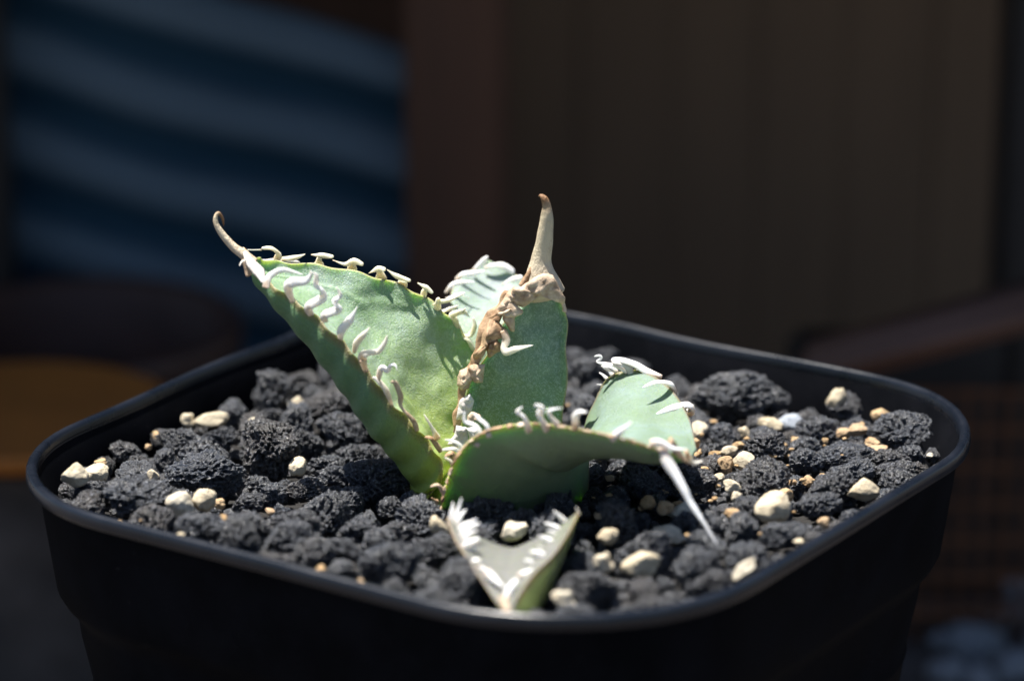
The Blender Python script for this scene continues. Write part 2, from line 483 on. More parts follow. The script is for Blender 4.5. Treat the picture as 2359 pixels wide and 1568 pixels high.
# big dark stones: u, v, w, h, label
BIGS = [
 (616, 1030, 152, 150, 'largest smooth-pored black lava stone standing left of the leaning agave leaf'),
 (474, 1090, 186, 124, 'wide pitted black lava stone in front of the tallest black one'),
 (413, 1020, 112, 74, 'dark brownish speckled lava stone behind the wide pitted one'),
 (507, 1008, 92, 64, 'low dark grey lava stone just under the white elongated pebble'),
 (308, 1004, 62, 50, 'small knobbly lava stone against the back left wall of the pot'),
 (289, 1042, 84, 58, 'bluish grey lava stone below the knobbly one near the left wall'),
 (312, 1146, 170, 96, 'broad charcoal lava lump left of the paired cream pebbles'),
 (205, 1132, 100, 60, 'rough black lava stone in front of the two leftmost cream pebbles'),
 (458, 1212, 120, 66, 'flat slate blue lava stone just below the paired cream pebbles'),
 (574, 1156, 90, 56, 'grey lava stone right of the paired cream pebbles'),
 (700, 1130, 110, 60, 'dark lava stone below the lone cream pebble near the agave base'),
 (897, 1172, 54, 60, 'small egg-shaped speckled lava stone left of the agave base'),
 (770, 1100, 84, 52, 'lava stone half in the shade of the leaning agave leaf'),
 (795, 1262, 96, 58, 'smooth grey lava stone in the gravel near the front left rim'),
 (907, 1300, 160, 120, 'large blurred slate lava stone near the front left rim'),
 (1072, 1345, 120, 120, 'blurred dark lava stone beside the tip of the small forked leaf'),
 (1010, 1262, 100, 70, 'brownish lava stone below the upright tan pebble left of the small forked leaf'),
 (690, 1205, 130, 80, 'charcoal lava lump midway between the paired cream pebbles and the agave'),
 (1692, 915, 205, 130, 'largest porous lava lump by the back right wall of the pot'),
 (1762, 1030, 120, 98, 'deeply pitted black lava stone in front of the back wall lump'),
 (1850, 900, 116, 76, 'brownish lava stone left of the upright cream pebble'),
 (1975, 934, 86, 76, 'dark lava stone right of the upright cream pebble'),
 (2078, 990, 150, 80, 'knobbly grey lava lump in the far right corner of the pot'),
 (1950, 1050, 150, 60, 'long bluish black lava stone left of the right rim'),
 (1664, 1004, 72, 60, 'small bluish lava stone under the bluish leaf edge'),
 (1858, 1062, 84, 66, 'black lava stone with a shaded hollow in the right gravel'),
 (1342, 782, 110, 72, 'blurred lava stone behind the upright agave leaf'),
 (1410, 800, 104, 90, 'blurred lava stone by the back wall right of the upright leaf'),
 (1496, 822, 120, 64, 'blurred brownish lava stone lying along the back right wall'),
 (1330, 920, 84, 64, 'smooth grey lava stone between upright leaf and drooping leaf'),
 (1345, 860, 130, 70, 'blurred dark lava stone just right of the upright leaf'),
 (1500, 1120, 110, 60, 'black lava stone under the drooping leaf'),
 (1590, 1110, 120, 80, 'black sparkling lava stone beside the white hanging spine'),
 (760, 935, 150, 90, 'brownish lava lump behind the leaning leaf against the left wall'),
 (790, 990, 130, 80, 'shaded lava stone tucked behind the leaning leaf'),
 (2052, 1058, 90, 48, 'dark lava stone beside the right rim'),
 (1330, 1420, 100, 60, 'blurred lava stone at the front rim right of the forked leaf tip'),
 (1500, 1400, 120, 60, 'blurred bluish lava stone heaped against the front right rim'),
 (1640, 1345, 120, 70, 'blurred lava stone left of the elongated cream pebble at the right rim'),
 (1880, 1160, 110, 60, 'black granular lava stone between the two large right cream pebbles'),
 (1800, 1230, 110, 60, 'dark lava stone below the square cream pebble'),
]
for i, (u, v, w, h, lab) in enumerate(BIGS):
    put_stone('lava_stone', BIG[i % 8] if w > 90 else MIDS[i % 12], u, v, w, h, lab, 'lava stone', 'larger dark lava stones in the pot', lift=0.02, sit=.8)

PALE = [
 (150, 1096, 70, 54, 'leftmost cream pebble, two-lobed, near the left corner of the pot'),
 (219, 1089, 62, 40, 'flat-topped cream pebble second from the left corner'),
 (352, 1099, 30, 38, 'small upright cream pebble left of the wide pitted lava stone'),
 (429, 1097, 54, 28, 'low cream pebble resting on the front of the pitted lava stone'),
 (416, 1158, 66, 74, 'tall rounded cream pebble, left one of the touching pair'),
 (471, 1156, 60, 66, 'tilted cream pebble, right one of the touching pair'),
 (422, 965, 36, 34, 'round cream pebble left end of the row at the back left wall'),
 (487, 967, 80, 34, 'long bright white pebble at the back left wall'),
 (582, 979, 40, 38, 'cream pebble peeking out behind the tallest black lava stone'),
 (683, 932, 44, 38, 'pale pebble sitting high at the back left wall behind the leaning leaf'),
 (684, 1074, 40, 42, 'lone cream pebble between the big black stone and the agave'),
 (415, 1237, 28, 22, 'tiny cream pebble at the front left rim'),
 (1182, 1222, 66, 48, 'shaded tan pebble under the wide front leaf'),
 (1609, 990, 44, 46, 'cream pebble right behind the tip of the drooping leaf'),
 (1401, 1238, 50, 52, 'shaded upright pebble, upper one of three in the drooping leaf shade'),
 (1391, 1294, 50, 50, 'shaded pebble, lower left one of three in the drooping leaf shade'),
 (1475, 1300, 84, 54, 'wide shaded pebble, right one of three in the drooping leaf shade'),
 (1541, 1232, 78, 46, 'half-shaded pebble just left of the hanging white spine'),
 (1579, 1180, 86, 52, 'two-lobed bright cream pebble behind the hanging white spine'),
 (1655, 1100, 26, 20, 'tiny white pebble right of the hanging white spine'),
 (1684, 1121, 46, 34, 'grey-topped cream pebble right of the hanging white spine'),
 (1697, 1143, 28, 30, 'small cream pebble below the grey-topped one'),
 (1714, 1062, 50, 42, 'cream pebble in front of the deeply pitted lava stone'),
 (1681, 1041, 42, 32, 'pale pebble left of the deeply pitted lava stone'),
 (1299, 1378, 62, 42, 'blurred cream pebble right of the forked leaf tip'),
 (1774, 978, 54, 32, 'cream pebble lying on top of the deeply pitted lava stone'),
 (1714, 996, 30, 28, 'small cream pebble left of the deeply pitted stone top'),
 (1989, 1128, 80, 50, 'large flat cream pebble touching the right rim'),
 (1777, 1169, 80, 68, 'largest square cream pebble in the right gravel'),
 (2142, 1048, 16, 12, 'tiny white pebble on the right rim edge'),
 (1846, 1248, 28, 14, 'sliver of a white pebble at the front right rim'),
]
for i, (u, v, w, h, lab) in enumerate(PALE):
    put_stone('cream_pebble', CRE[i % 9], u, v, w, h, lab, 'pebble', 'cream pumice pebbles scattered in the pot', lift={0: .30, 1: .2, 18: .0, 17: .05}.get(i, .16))
put_stone('cream_pebble', CRE[5], 1926, 926, 48, 76, 'tall upright cream pebble near the back right wall', 'pebble', 'cream pumice pebbles scattered in the pot', rot=.25, lift=.2)
put_stone('grey_pebble', SLA, 1821, 972, 56, 42, 'bluish grey pebble left of the upright cream pebble', 'pebble', lift=0.1)
put_stone('cream_pebble', CRE[4], 1007, 1213, 40, 80, 'upright tan-white pebble leaning on the left arm of the forked leaf', 'pebble', 'cream pumice pebbles scattered in the pot', rot=-0.45, lift=0.12)
put_stone('cream_pebble', CRE[2], 1722, 1312, 84, 36, 'elongated blurred cream pebble leaning on the front right rim', 'pebble', 'cream pumice pebbles scattered in the pot', rot=-0.7, lift=0.16)

TANS = [
 (233, 1064, 30, 18, 'flat tan crumb behind the second cream pebble from the left'),
 (350, 1003, 30, 26, 'tan crumb beside the knobbly lava stone at the left wall'),
 (341, 1030, 20, 16, 'tiny tan crumb under the knobbly lava stone'),
 (507, 1160, 26, 26, 'tan crumb right of the paired cream pebbles'),
 (516, 1194, 26, 24, 'ochre crumb below right of the paired cream pebbles'),
 (621, 1178, 26, 18, 'tan crumb in the gravel between paired pebbles and agave'),
 (738, 1315, 28, 32, 'blurred tan crumb at the front left rim'),
 (832, 1341, 20, 20, 'tiny orange crumb at the front left rim'),
 (1405, 1100, 22, 16, 'small tan crumb under the drooping leaf'),
 (1491, 1157, 42, 32, 'ochre crumb left of a round tan one under the drooping leaf tip'),
 (1529, 1171, 44, 34, 'round tan crumb left of the two-lobed cream pebble'),
 (1599, 1020, 28, 24, 'tan crumb by the drooping leaf tip'),
 (1645, 1046, 28, 24, 'ochre crumb right of the drooping leaf tip'),
 (1672, 1070, 40, 42, 'ragged ochre crumb below the pale pebble right of the leaf tip'),
 (1700, 1024, 28, 18, 'tan crumb above the cream pebble in front of the pitted stone'),
 (1687, 1184, 36, 28, 'tan crumb left of the square cream pebble'),
 (1389, 1190, 42, 18, 'shaded flat tan crumb under the drooping leaf'),
 (1728, 1090, 34, 44, 'upright ochre crumb under the pitted lava stone'),
 (1835, 1018, 34, 24, 'tan crumb left of the long bluish lava stone'),
 (1943, 998, 40, 24, 'flat tan crumb, left one of two under the upright cream pebble'),
 (1977, 990, 44, 34, 'jagged tan crumb, right one of two under the upright cream pebble'),
 (1901, 1015, 18, 14, 'tiny tan crumb left of the long bluish lava stone end'),
 (2026, 954, 42, 28, 'tan crumb beside the knobbly lump in the right corner'),
 (2010, 1022, 36, 30, 'tan crumb standing behind a flat sandy one near the right corner'),
 (2017, 1038, 54, 26, 'flat sandy crumb near the right corner'),
 (1863, 1107, 34, 28, 'reddish tan crumb between the two large right cream pebbles'),
 (1894, 1099, 22, 18, 'small ochre crumb left of the large flat cream pebble'),
 (1809, 1141, 36, 34, 'ochre crumb touching the square cream pebble'),
 (1824, 1110, 22, 16, 'brown crumb above the square cream pebble'),
 (1898, 1203, 32, 24, 'ochre crumb at the rim below the large flat cream pebble'),
]
for i, (u, v, w, h, lab) in enumerate(TANS):
    put_stone('tan_crumb', TAN[i % 8], u, v, w, h, lab, 'pebble', 'tan clay crumbs scattered in the pot', lift=0.12)

# random dark lava fill: big to small
fill = []
grid = {}
def free(x, y, r, lst, k):
    for (a, b, q) in lst:
        if (a-x)**2+(b-y)**2 < (k*(q+r))**2: return False
    return True
lst = list(placed)
PLANT_XY = (-0.35, -0.5)
for (rad, tries) in ((0.34, 260), (0.26, 700), (0.20, 2000), (0.145, 3500), (0.10, 3000)):
    for _ in range(tries):
        x = random.uniform(-5.6, 5.6); y = random.uniform(-5.6, 5.6)
        r = rad*random.uniform(0.85, 1.15)
        if not inside(x, y, 4.25-r*0.8, 2.25): continue
        if math.hypot(x-PLANT_XY[0], y-PLANT_XY[1]) < 0.45: continue
        if not free(x, y, r, lst, 0.90): continue
        lst.append((x, y, r)); fill.append((x, y, r))
def region(x, y):
    if y > 1.2: return ('back left wall' if x < -1.0 else 'back right wall')
    if x < -2.2: return 'left corner'
    if x > 2.4: return 'right corner'
    if y < -2.6: return 'front rim'
    return 'agave base'
fill.sort(key=lambda q: -(q[2]*pxcm(Vector((q[0], q[1], GZ)))))
rest_v, rest_f = [], []
LOWD = [stone_verts(700+i, 3, 'lava') for i in range(10)]
def rand_xf(x, y, z, r):
    s = Vector((r*random.uniform(.95, 1.35), r*random.uniform(.9, 1.2), r*random.uniform(.85, 1.2)))
    e = (random.uniform(-.6, .6), random.uniform(-.6, .6), random.uniform(0, 6.28))
    return s, e
SEEN = set()
def stone_label(x, y, r):
    for size in ('small', 'dark', 'rough', 'knobbly', 'charcoal', 'half-buried', 'pitted'):
        for d, nx_, ny_, nl in sorted(((a-x)**2+(b-y)**2, a, b, lb) for a, b, lb in NAMED)[:16]:
            dx, dy = x-nx_, y-ny_
            an = math.degrees(math.atan2(dy, dx)) % 360
            di = ['right of', 'behind and right of', 'behind', 'behind and left of', 'left of', 'in front and left of', 'in front of', 'in front and right of'][int((an+22.5)//45) % 8]
            lb = size+' lava stone '+di+' the '+nl
            if len(lb.split()) <= 16 and lb not in SEEN:
                SEEN.add(lb); return lb
    return 'small dark porous lava stone in the gravel'
NB = sum(1 for _ in BIGS)
for i, (x, y, r) in enumerate(fill):
    z = ground_z(x, y) + r*0.55 - .06 + random.uniform(-.05, .06)
    s, e = rand_xf(x, y, z, r)
    if i < 300-NB:
        o = bpy.data.objects.new('lava_stone', MIDS[i % 12] if r < 0.24 else BIG[3+i % 5])
        o.location = (x, y, z); o.rotation_euler = e; o.scale = s
        link(o)
        rg = region(x, y)
        tag(o, stone_label(x, y, r), 'lava stone', 'small dark lava stones in the pot')
    else:
        A, F = LOWD[i % 10]
        from mathutils import Euler
        R = np.array(Euler(e).to_matrix())
        Q = (A*np.array(s[:]))@R.T + np.array([x, y, z])
        n0 = len(rest_v)
        rest_v.extend(Q.tolist()); rest_f.extend([(a+n0, b+n0, c+n0) for a, b, c in F])
# fine grit between and below
for _ in range(2400):
    x = random.uniform(-5.6, 5.6); y = random.uniform(-5.6, 5.6)
    if not inside(x, y, 4.2, 2.2): continue
    r = random.uniform(0.045, 0.10)
    z = ground_z(x, y)-0.08+random.uniform(-.06, .05)
    A, F = GRIT[_ % 6] if 'GRIT' in globals() else (None, None)
    if A is None:
        GRIT = [stone_verts(800+i, 2, 'lava') for i in range(6)]; A, F = GRIT[0]
    s = np.array([r*random.uniform(.8, 1.3), r, r*random.uniform(.7, 1.1)])
    Q = A*s + np.array([x, y, z])
    n0 = len(rest_v)
    rest_v.extend(Q.tolist()); rest_f.extend([(a+n0, b+n0, c+n0) for a, b, c in F])
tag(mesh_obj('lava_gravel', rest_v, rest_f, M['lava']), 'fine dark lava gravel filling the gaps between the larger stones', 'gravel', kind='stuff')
gv, gf = [], []
TG = [stone_verts(850+i, 2, 'tan') for i in range(6)]
for i in range(130):
    if i % 4: x, y = random.gauss(2.6, .9), random.gauss(.2, 1.2)
    else: x, y = random.uniform(-5, 5), random.uniform(-4, 4)
    if not inside(x, y, 4.1, 2.2): continue
    r = random.uniform(.015, .055)
    A, F = TG[i % 6]
    hz = max([b_z for (bx, by, b_z) in ((0, 0, ground_z(x, y)+.10),)])
    Q = A*np.array([r*random.uniform(.7, 1.5), r, r*random.uniform(.5, .9)])+np.array([x, y, hz+random.uniform(-.05, .12)])
    n0 = len(gv); gv.extend(Q.tolist()); gf.extend([(a+n0, b+n0, c+n0) for a, b, c in F])
tag(mesh_obj('tan_grit', gv, gf, M['tan']), 'fine ochre grit lodged between the lava stones, mostly in the right gravel', 'grit', kind='stuff')
# soil below
sv, sf = [], []
N = 60
for j in range(N+1):
    for i in range(N+1):
        x = -6+12*i/N; y = -6+12*j/N
        c, s = math.cos(YAW), math.sin(YAW)
        a = 4.12; X = -a+2*a*i/N; Y = -a+2*a*j/N
        # pull the square's corners in to the rounded pot
        rr = 2.2; ax, ay = abs(X), abs(Y)
        if ax > a-rr and ay > a-rr:
            dx, dy = ax-(a-rr), ay-(a-rr); d = math.hypot(dx, dy); m = max(dx, dy)
            if d > 1e-6: dx, dy = dx/d*m, dy/d*m
            X = math.copysign(a-rr+dx, X); Y = math.copysign(a-rr+dy, Y)
        x, y = c*X-s*Y, s*X+c*Y
        sv.append((x, y, ground_z(x, y)-0.17+0.04*noise.noise(Vector((x*4, y*4, 0)))))
for j in range(N):
    for i in range(N):
        a = j*(N+1)+i; sf.append((a, a+1, a+N+2, a+N+1))
tag(mesh_obj('soil', sv, sf, M['soil']), 'dark fine soil beneath the lava gravel in the pot', kind='structure')

# ------------------------------------------------------------------ agave
plant = empty('agave_plant', (-0.35, -0.5, GZ))
tag(plant, 'green agave with curled white spines and brown horned tips', 'succulent plant')
PO = Vector(plant.location)
def leaf(stations, mat, nt=90, ns=36, flip=1, edge=0.035, cren=(0, 0.0), wav=0.02, name='leaf', pw=1.0, seed=0, kp=1.0, imprint=0, bdir=None, bpw=0.8, skew=0, vsh=0):
    """stations: (Lu,Lv,Ly, Ru,Rv,Ry, channel, thickness) from base to tip"""
    S = []
    for st in stations:
        L = at(*st[0:3]); R = at(*st[3:6])
        S.append(list(L)+list(R)+[st[6], st[7]])
    S = np.array(S)
    top, bot, alongs, unders, edges = [], [], [], [], []
    rows = []
    for k in range(nt+1):
        t = k/nt
        a = cr(S, t); b = cr(S, min(1, t+0.01)); c = cr(S, max(0, t-0.01))
        L, R = V(a[:3]), V(a[3:6])
        ax = (V(b[:3])+V(b[3:6]))-(V(c[:3])+V(c[3:6]))
        n = ax.cross(R-L)
        if n.length < 1e-9: n = Vector((0, 0, 1))
        n.normalize(); n *= flip
        rows.append((t, L, R, n, max(a[6], 0), max(a[7], 0.01)))
    # smooth the normals
    for _ in range(6):
        nn = [rows[i][3] for i in range(len(rows))]
        rows = [(r[0], r[1], r[2], (nn[max(i-1, 0)]+nn[i]*2+nn[min(i+1, len(rows)-1)]).normalized(), r[4], r[5]) for i, r in enumerate(rows)]
    verts, faces, al, un, ed = [], [], [], [], []
    W = 2*(ns+1)
    bd = Vector(bdir).normalized() if bdir else None
    for (t, L, R, n, ch, th) in rows:
        ch_w = (R-L).length
        cw = math.sin(t*math.pi*2*cren[0])*cren[1]
        dirv = (R-L).normalized() if ch_w > 1e-6 else Vector((1, 0, 0))
        Lc, Rc = L - dirv*cw, R + dirv*cw
        tops = []
        for i in range(ns+1):
            s = i/ns
            q = 4*s*(1-s)
            qc = 1-abs(2*s-1)**vsh if vsh else q**kp
            P = Lc.lerp(Rc, s) - n*(ch*qc)
            fade = min(1, q*3)
            d = wav*noise.noise(P*1.7+Vector((seed, 0, 0)))*2*fade + wav*0.5*noise.noise(P*4.5+Vector((seed, 5, 0)))*fade
            if imprint:
                for (cs, ct, rs, rt) in imprint:
                    e = math.hypot((s-cs)/rs, (t-ct)/rt)
                    if e < 1.3: d += 0.018*math.exp(-((e-1)/0.07)**2) + (0.015 if e < 1 else 0)*(1-e*e if e < 1 else 0)
            tops.append(P+n*d)
        bots = []
        for i in range(ns, -1, -1):
            s = i/ns
            q = 4*s*(1-s)
            qc = 1-abs(2*s-1)**vsh if vsh else q**kp
            P = Lc.lerp(Rc, s) - n*(ch*qc) - n*edge*(1 if bdir is None else .6) + ((-n if bdir is None else (bd*max(0, 1-s*1.6)-n*min(1, s*1.6)).normalized() if skew else bd)*(th*q**bpw*pw*(1-skew*s)))
            d = wav*noise.noise(P*1.3+Vector((seed, 9, 0)))*fade
            bots.append(P+n*d)
        for i, P in enumerate(tops):
            verts.append(P-PO); al.append(t); un.append(0.0); s = i/ns; ed.append(max(0, 1-min(s, 1-s)/0.018))
        for i, P in enumerate(bots):
            verts.append(P-PO); al.append(t); un.append(1.0); s = i/ns; ed.append(max(0, 1-min(s, 1-s)/0.022))
    for k in range(nt):
        for i in range(W):
            j = (i+1) % W
            faces.append((k*W+i, (k+1)*W+i, (k+1)*W+j, k*W+j))
    faces.append(tuple(range(W))); faces.append(tuple(range(nt*W, nt*W+W))[::-1])
    o = mesh_obj(name, verts, faces, mat, plant)
    for nm, arr in (('along', al), ('under', un), ('edge', ed)):
        at_ = o.data.attributes.new(nm, 'FLOAT', 'POINT'); at_.data.foreach_set('value', arr)
    bm = bmesh.new(); bm.from_mesh(o.data); bmesh.ops.recalc_face_normals(bm, faces=bm.faces); bm.to_mesh(o.data); bm.free()
    return o
def ribbon(name, parent, pts, y0, y1, widths, mat, flat=0.5, seg=8, steps=None, face=None, ybow=0.0, rough=0.0):
    """swept tapered strip: pts (u,v), widths in survey units, depth from y0 to y1"""
    lens = name == 'spine'; tws = 1.0 if lens else 0.0
    if lens: seg = 10
    n = len(pts)
    P = np.array([list(at(u, v, y0+(y1-y0)*i/(n-1)+ybow*math.sin(math.pi*i/(n-1)))) for i, (u, v) in enumerate(pts)])
    sc = pxcm(V(P[0]))
    Wd = np.interp(np.linspace(0, 1, 40), np.linspace(0, 1, len(widths)), widths)/sc/2
    steps = steps or max(10, 6*n)
    verts, al = [], []
    for k in range(steps+1):
        t = k/steps
        c = V(cr(P, t)); d = (V(cr(P, min(1, t+.02)))-V(cr(P, max(0, t-.02)))).normalized()
        view = ((c-CAM).normalized()+Vector((0, 0, -.75))).normalized() if face is None else face
        side = d.cross(view)
        if side.length < 1e-4: side = Vector((1, 0, 0))
        side.normalize(); nrm = side.cross(d).normalized()
        w = float(np.interp(t, np.linspace(0, 1, 40), Wd))
        if t > 0.97: w *= 0.6
        for i in range(seg):
            a = 2*math.pi*i/seg
            tw = 0.5*math.sin(t*5+sc*.1+k*.02)*tws
            ca_, sa_ = math.cos(a), math.sin(a)*flat
            if lens: sa_ *= abs(math.sin(a))**.6*1.25
            q = c+side*(ca_*math.cos(tw)-sa_*math.sin(tw))*w+nrm*(ca_*math.sin(tw)+sa_*math.cos(tw))*w
            if rough: q = q + Vector((noise.noise(q*6), noise.noise(q*6+Vector((7, 0, 0))), noise.noise(q*6+Vector((0, 7, 0)))))*rough
            verts.append(q-PO); al.append(t)
    faces = []
    for k in range(steps):
        for i in range(seg):
            j = (i+1) % seg
            faces.append((k*seg+i, k*seg+j, (k+1)*seg+j, (k+1)*seg+i))
    faces.append(tuple(range(seg))[::-1]); faces.append(tuple(range(steps*seg, steps*seg+seg)))
    o = mesh_obj(name, verts, faces, mat, None)
    o.parent = parent
    a_ = o.data.attributes.new('along', 'FLOAT', 'POINT'); a_.data.foreach_set('value', al)
    return o
def lump(name, parent, u, v, y, w, h, mat, seed=0, rot=0.0, flat=0.5, rough=0.35, facets=5):
    A, F = ico(4)
    r = random.Random(seed); A = A.copy()
    for _ in range(facets):
        n = np.array([r.gauss(0, 1), r.gauss(0, 1), r.gauss(0, 1)]); n /= np.linalg.norm(n)
        d = r.uniform(.35, .75); A -= np.outer(np.maximum(A@n-d, 0)*0.9, n)
    c = at(u, v, y); s = pxcm(c); out = []
    ca, sa = math.cos(rot), math.sin(rot)
    for p in A:
        q = Vector(p); q *= 1+rough*noise.noise(q*1.6+Vector((seed*3.1, 0, 0)))+rough*.6*noise.noise(q*4+Vector((seed*3.1, 0, 0)))
        X, Z, Y = q.x*w/s/2, q.z*h/s/2, q.y*min(w, h)/s/2*flat*2
        out.append(c+Vector((ca*X-sa*Z, Y, sa*X+ca*Z))-PO)
    o = mesh_obj(name, out, F, mat, None); o.parent = parent
    return o
def z1(*p): return [(470.3+.3*x, 392+.3*y) for x, y in p]
def z2(*p): return [(940.8+.25*x, 392+.25*y) for x, y in p]
def z3(*p): return [(784+.3*x, 705.6+.3*y) for x, y in p]
def z4(*p): return [(1019+.4*x, 784+.4*y) for x, y in p]

def plate(name, parent, outline, y, mat, bulge=.06, thick=.022, seed=0.0, rings=6):
    """crumpled dry scrap: an irregular outline filled with rings, bulging and creased, with a back side"""
    n = 40
    O = []
    m = len(outline)
    for i in range(n):
        x = i/n*m; a = int(x) % m; f = x-int(x)
        O.append((outline[a][0]*(1-f)+outline[(a+1) % m][0]*f, outline[a][1]*(1-f)+outline[(a+1) % m][1]*f))
    cu = sum(p[0] for p in O)/n; cv = sum(p[1] for p in O)/n
    vs = []
    for side in (0, 1):
        for r in range(rings+1):
            q = 1-r/rings
            for (u, v) in O:
                U, W = cu+(u-cu)*q, cv+(v-cv)*q
                p = at(U, W, y)
                nz = noise.noise(Vector((U*.05, W*.05, seed)))*.5+noise.noise(Vector((U*.13, W*.13, seed+4)))*.3
                rid = abs(noise.noise(Vector((U*.03, W*.05, seed+9))))
                d = bulge*(1-q**3) + bulge*1.1*nz + bulge*1.2*rid
                p = p + Vector((0, -d if side == 0 else -d+thick, 0))
                vs.append(p-PO)
    fs = []
    H = (rings+1)*n
    for side in (0, 1):
        for r in range(rings):
            for i in range(n):
                j = (i+1) % n
                f = (side*H+r*n+i, side*H+r*n+j, side*H+(r+1)*n+j, side*H+(r+1)*n+i)
                fs.append(f if side else f[::-1])
    for i in range(n):
        j = (i+1) % n; fs.append((i, j, H+j, H+i))
    o = mesh_obj(name, vs, fs, mat, None, smooth=True); o.parent = parent
    bm = bmesh.new(); bm.from_mesh(o.data); bmesh.ops.remove_doubles(bm, verts=bm.verts, dist=.0005); bmesh.ops.recalc_face_normals(bm, faces=bm.faces); bm.to_mesh(o.data); bm.free()
    return o

# --- leaning left leaf
L1 = leaf([
 (985, 1150, -.55, 1105, 1120, .15, .10, .50),
 (1022, 1092, -.60, 1120, 1020, .40, .18, .65),
 (1000, 1035, -.62, 1108, 930, .65, .22, .75),
 (950, 975, -.64, 1098, 850, .75, .25, .82),
 (896, 920, -.64, 1080, 785, .80, .26, .86),
 (845, 850, -.62, 1030, 722, .78, .25, .84),
 (785, 785, -.58, 950, 668, .70, .23, .74),
 (718, 722, -.50, 850, 633, .55, .19, .58),
 (650, 672, -.38, 740, 610, .36, .12, .40),
 (596, 632, -.20, 640, 602, .12, .06, .20),
 (566, 596, -.05, 590, 592, .0, .02, .07)],
 M['leaf'], flip=-1, cren=(11.3, .028), seed=3, wav=0.028, skew=.75, bdir=(-.35,-.5,-.8), nt=120, ns=44, edge=0.05,
 imprint=((.62, .40, .36, .26), (.25, .72, .45, .2)))
for (p, w, m, y0, y1) in [
 ([(470,905),(500,815),(590,768),(700,785),(765,800)], [20,16,13,9,3], 'spine_white', -.52, -.30),
 ([(680,1020),(645,900),(685,860),(780,850),(822,800),(815,770)], [10,24,24,18,10,3], 'spine_white', -.58, -.75),
 ([(820,1115),(800,1045),(905,985),(905,925),(862,880),(860,810),(838,778)], [14,22,22,18,15,11,3], 'spine_white', -.6, -.7),
 ([(930,1165),(925,1110),(1032,1070),(1000,1010),(1045,960),(1015,895)], [13,21,20,16,11,2], 'spine_white', -.6, -.65),
 ([(1045,1300),(1055,1225),(1120,1150),(1175,1050)], [12,22,20,3], 'spine_white', -.62, -.7),
 ([(1145,1400),(1170,1325),(1225,1260),(1272,1205)], [12,18,15,3], 'spine', -.62, -.7),
 ([(1240,1550),(1215,1430),(1265,1400),(1335,1390),(1390,1320),(1405,1265)], [12,24,14,14,14,3], 'spine', -.64, -.8),
 ([(1240,1450),(1195,1465)], [14,4], 'husk', -.64, -.7)]:
    ribbon('spine', L1, z1(*p), y0, y1, [q*.98 for q in w], M[m], flat=.28, rough=.006)
for (p, w, m, y0, y1) in [
 ([(400,770),(352,650),(300,575),(248,545)], [6,16,16,5], 'spine', -.66, -.7),
 ([(290,560),(315,470),(360,490),(390,450),(420,450),(436,495)], [14,14,13,8,5,2], 'spine_white', -.68, -.9),
 ([(590,955),(560,880),(470,775),(460,680),(420,590),(385,575)], [10,13,10,15,12,5], 'husk', -.66, -.85),
 ([(770,1115),(700,1015),(650,1005)], [10,17,4], 'husk_brown', -.62, -.7),
 ([(745,1020),(700,925),(640,825)], [16,12,2], 'spine', -.64, -.8),
 ([(865,1215),(850,1130),(800,1155)], [14,20,4], 'husk_brown', -.6, -.7)]:
    ribbon('spine', L1, z3(*p), y0, y1, [q*1.05 for q in w], M[m], flat=.35, rough=.006)
# far margin: stalked, T-shaped teeth
ribbon('horny_margin', L1, z1((300,610),(400,685),(560,692),(730,702)), -.02, .52, [14,9,9,7], M['spine'], flat=.5, rough=.01)
for (p, w, y0, y1) in [
 ([(560,690),(565,640),(515,600),(440,600)], [24,14,14,6], .30, .2),
 ([(440,612),(330,612)], [4,3], .2, .1),
 ([(600,680),(700,672),(775,645)], [16,12,3], .38, .3),
 ([(880,745),(882,700),(890,665)], [34,16,14], .66, .55),
 ([(820,648),(900,655),(992,665)], [4,13,11], .58, .52),
 ([(1130,785),(1140,735),(1150,705)], [34,20,18], .72, .62),
 ([(985,690),(1080,722),(1150,700),(1222,725)], [3,10,16,12], .6, .58),
 ([(1355,835),(1345,785),(1345,755)], [30,17,14], .76, .66),
 ([(1262,792),(1330,760),(1392,765)], [3,15,13], .66, .6),
 ([(1525,880),(1520,850)], [30,16], .78, .7),
 ([(1403,763),(1480,815),(1585,850)], [3,13,10], .72, .66),
 ([(1675,975),(1690,935),(1705,905)], [26,16,12], .80, .7),
 ([(1638,865),(1700,900),(1755,945)], [4,13,8], .72, .66),
 ([(1805,1125),(1790,1060),(1800,980)], [12,20,10], .80, .7),
 ([(1750,1035),(1800,1010),(1875,1000),(2003,942)], [4,12,9,3], .72, .75),
 ([(1815,1095),(1880,1065),(1950,1040)], [8,9,3], .80, .9),
 ([(1950,1240),(1925,1150),(1900,1115),(1985,1085),(2025,1115)], [10,16,16,12,5], .80, .72),
 ([(1985,1085),(2010,1060)], [8,3], .74, .7),
 ([(1975,1275),(2040,1265),(2075,1200),(2065,1130)], [14,14,12,4], .80, .85),
 ([(2080,1400),(2030,1310),(1975,1275)], [10,14,10], .78, .78)]:
    ribbon('spine', L1, z1(*p), y0, y1, w, M['spine_yellow'], flat=.45)
# tip
ribbon('terminal_spine', L1, z1((380,720),(305,650),(225,590),(145,500),(95,420),(88,360),(110,330),(140,370),(150,430)), -.05, .1,
       [30,24,20,17,13,10,8,7,3], M['tip'], flat=.9, seg=12, steps=60)
ribbon('tip_husk', L1, z1((310,625),(350,700),(420,780),(455,865)), -.1, -.45, [8,24,28,10], M['husk_white'], flat=.35, rough=.01)
ribbon('tip_husk', L1, z1((300,680),(330,760),(350,815)), -.15, -.2, [10,16,18], M['husk'], flat=.5, rough=.02)
ribbon('spine', L1, z1((330,690),(290,700),(270,735)), -.2, -.4, [5,5,2], M['spine'], flat=.5)

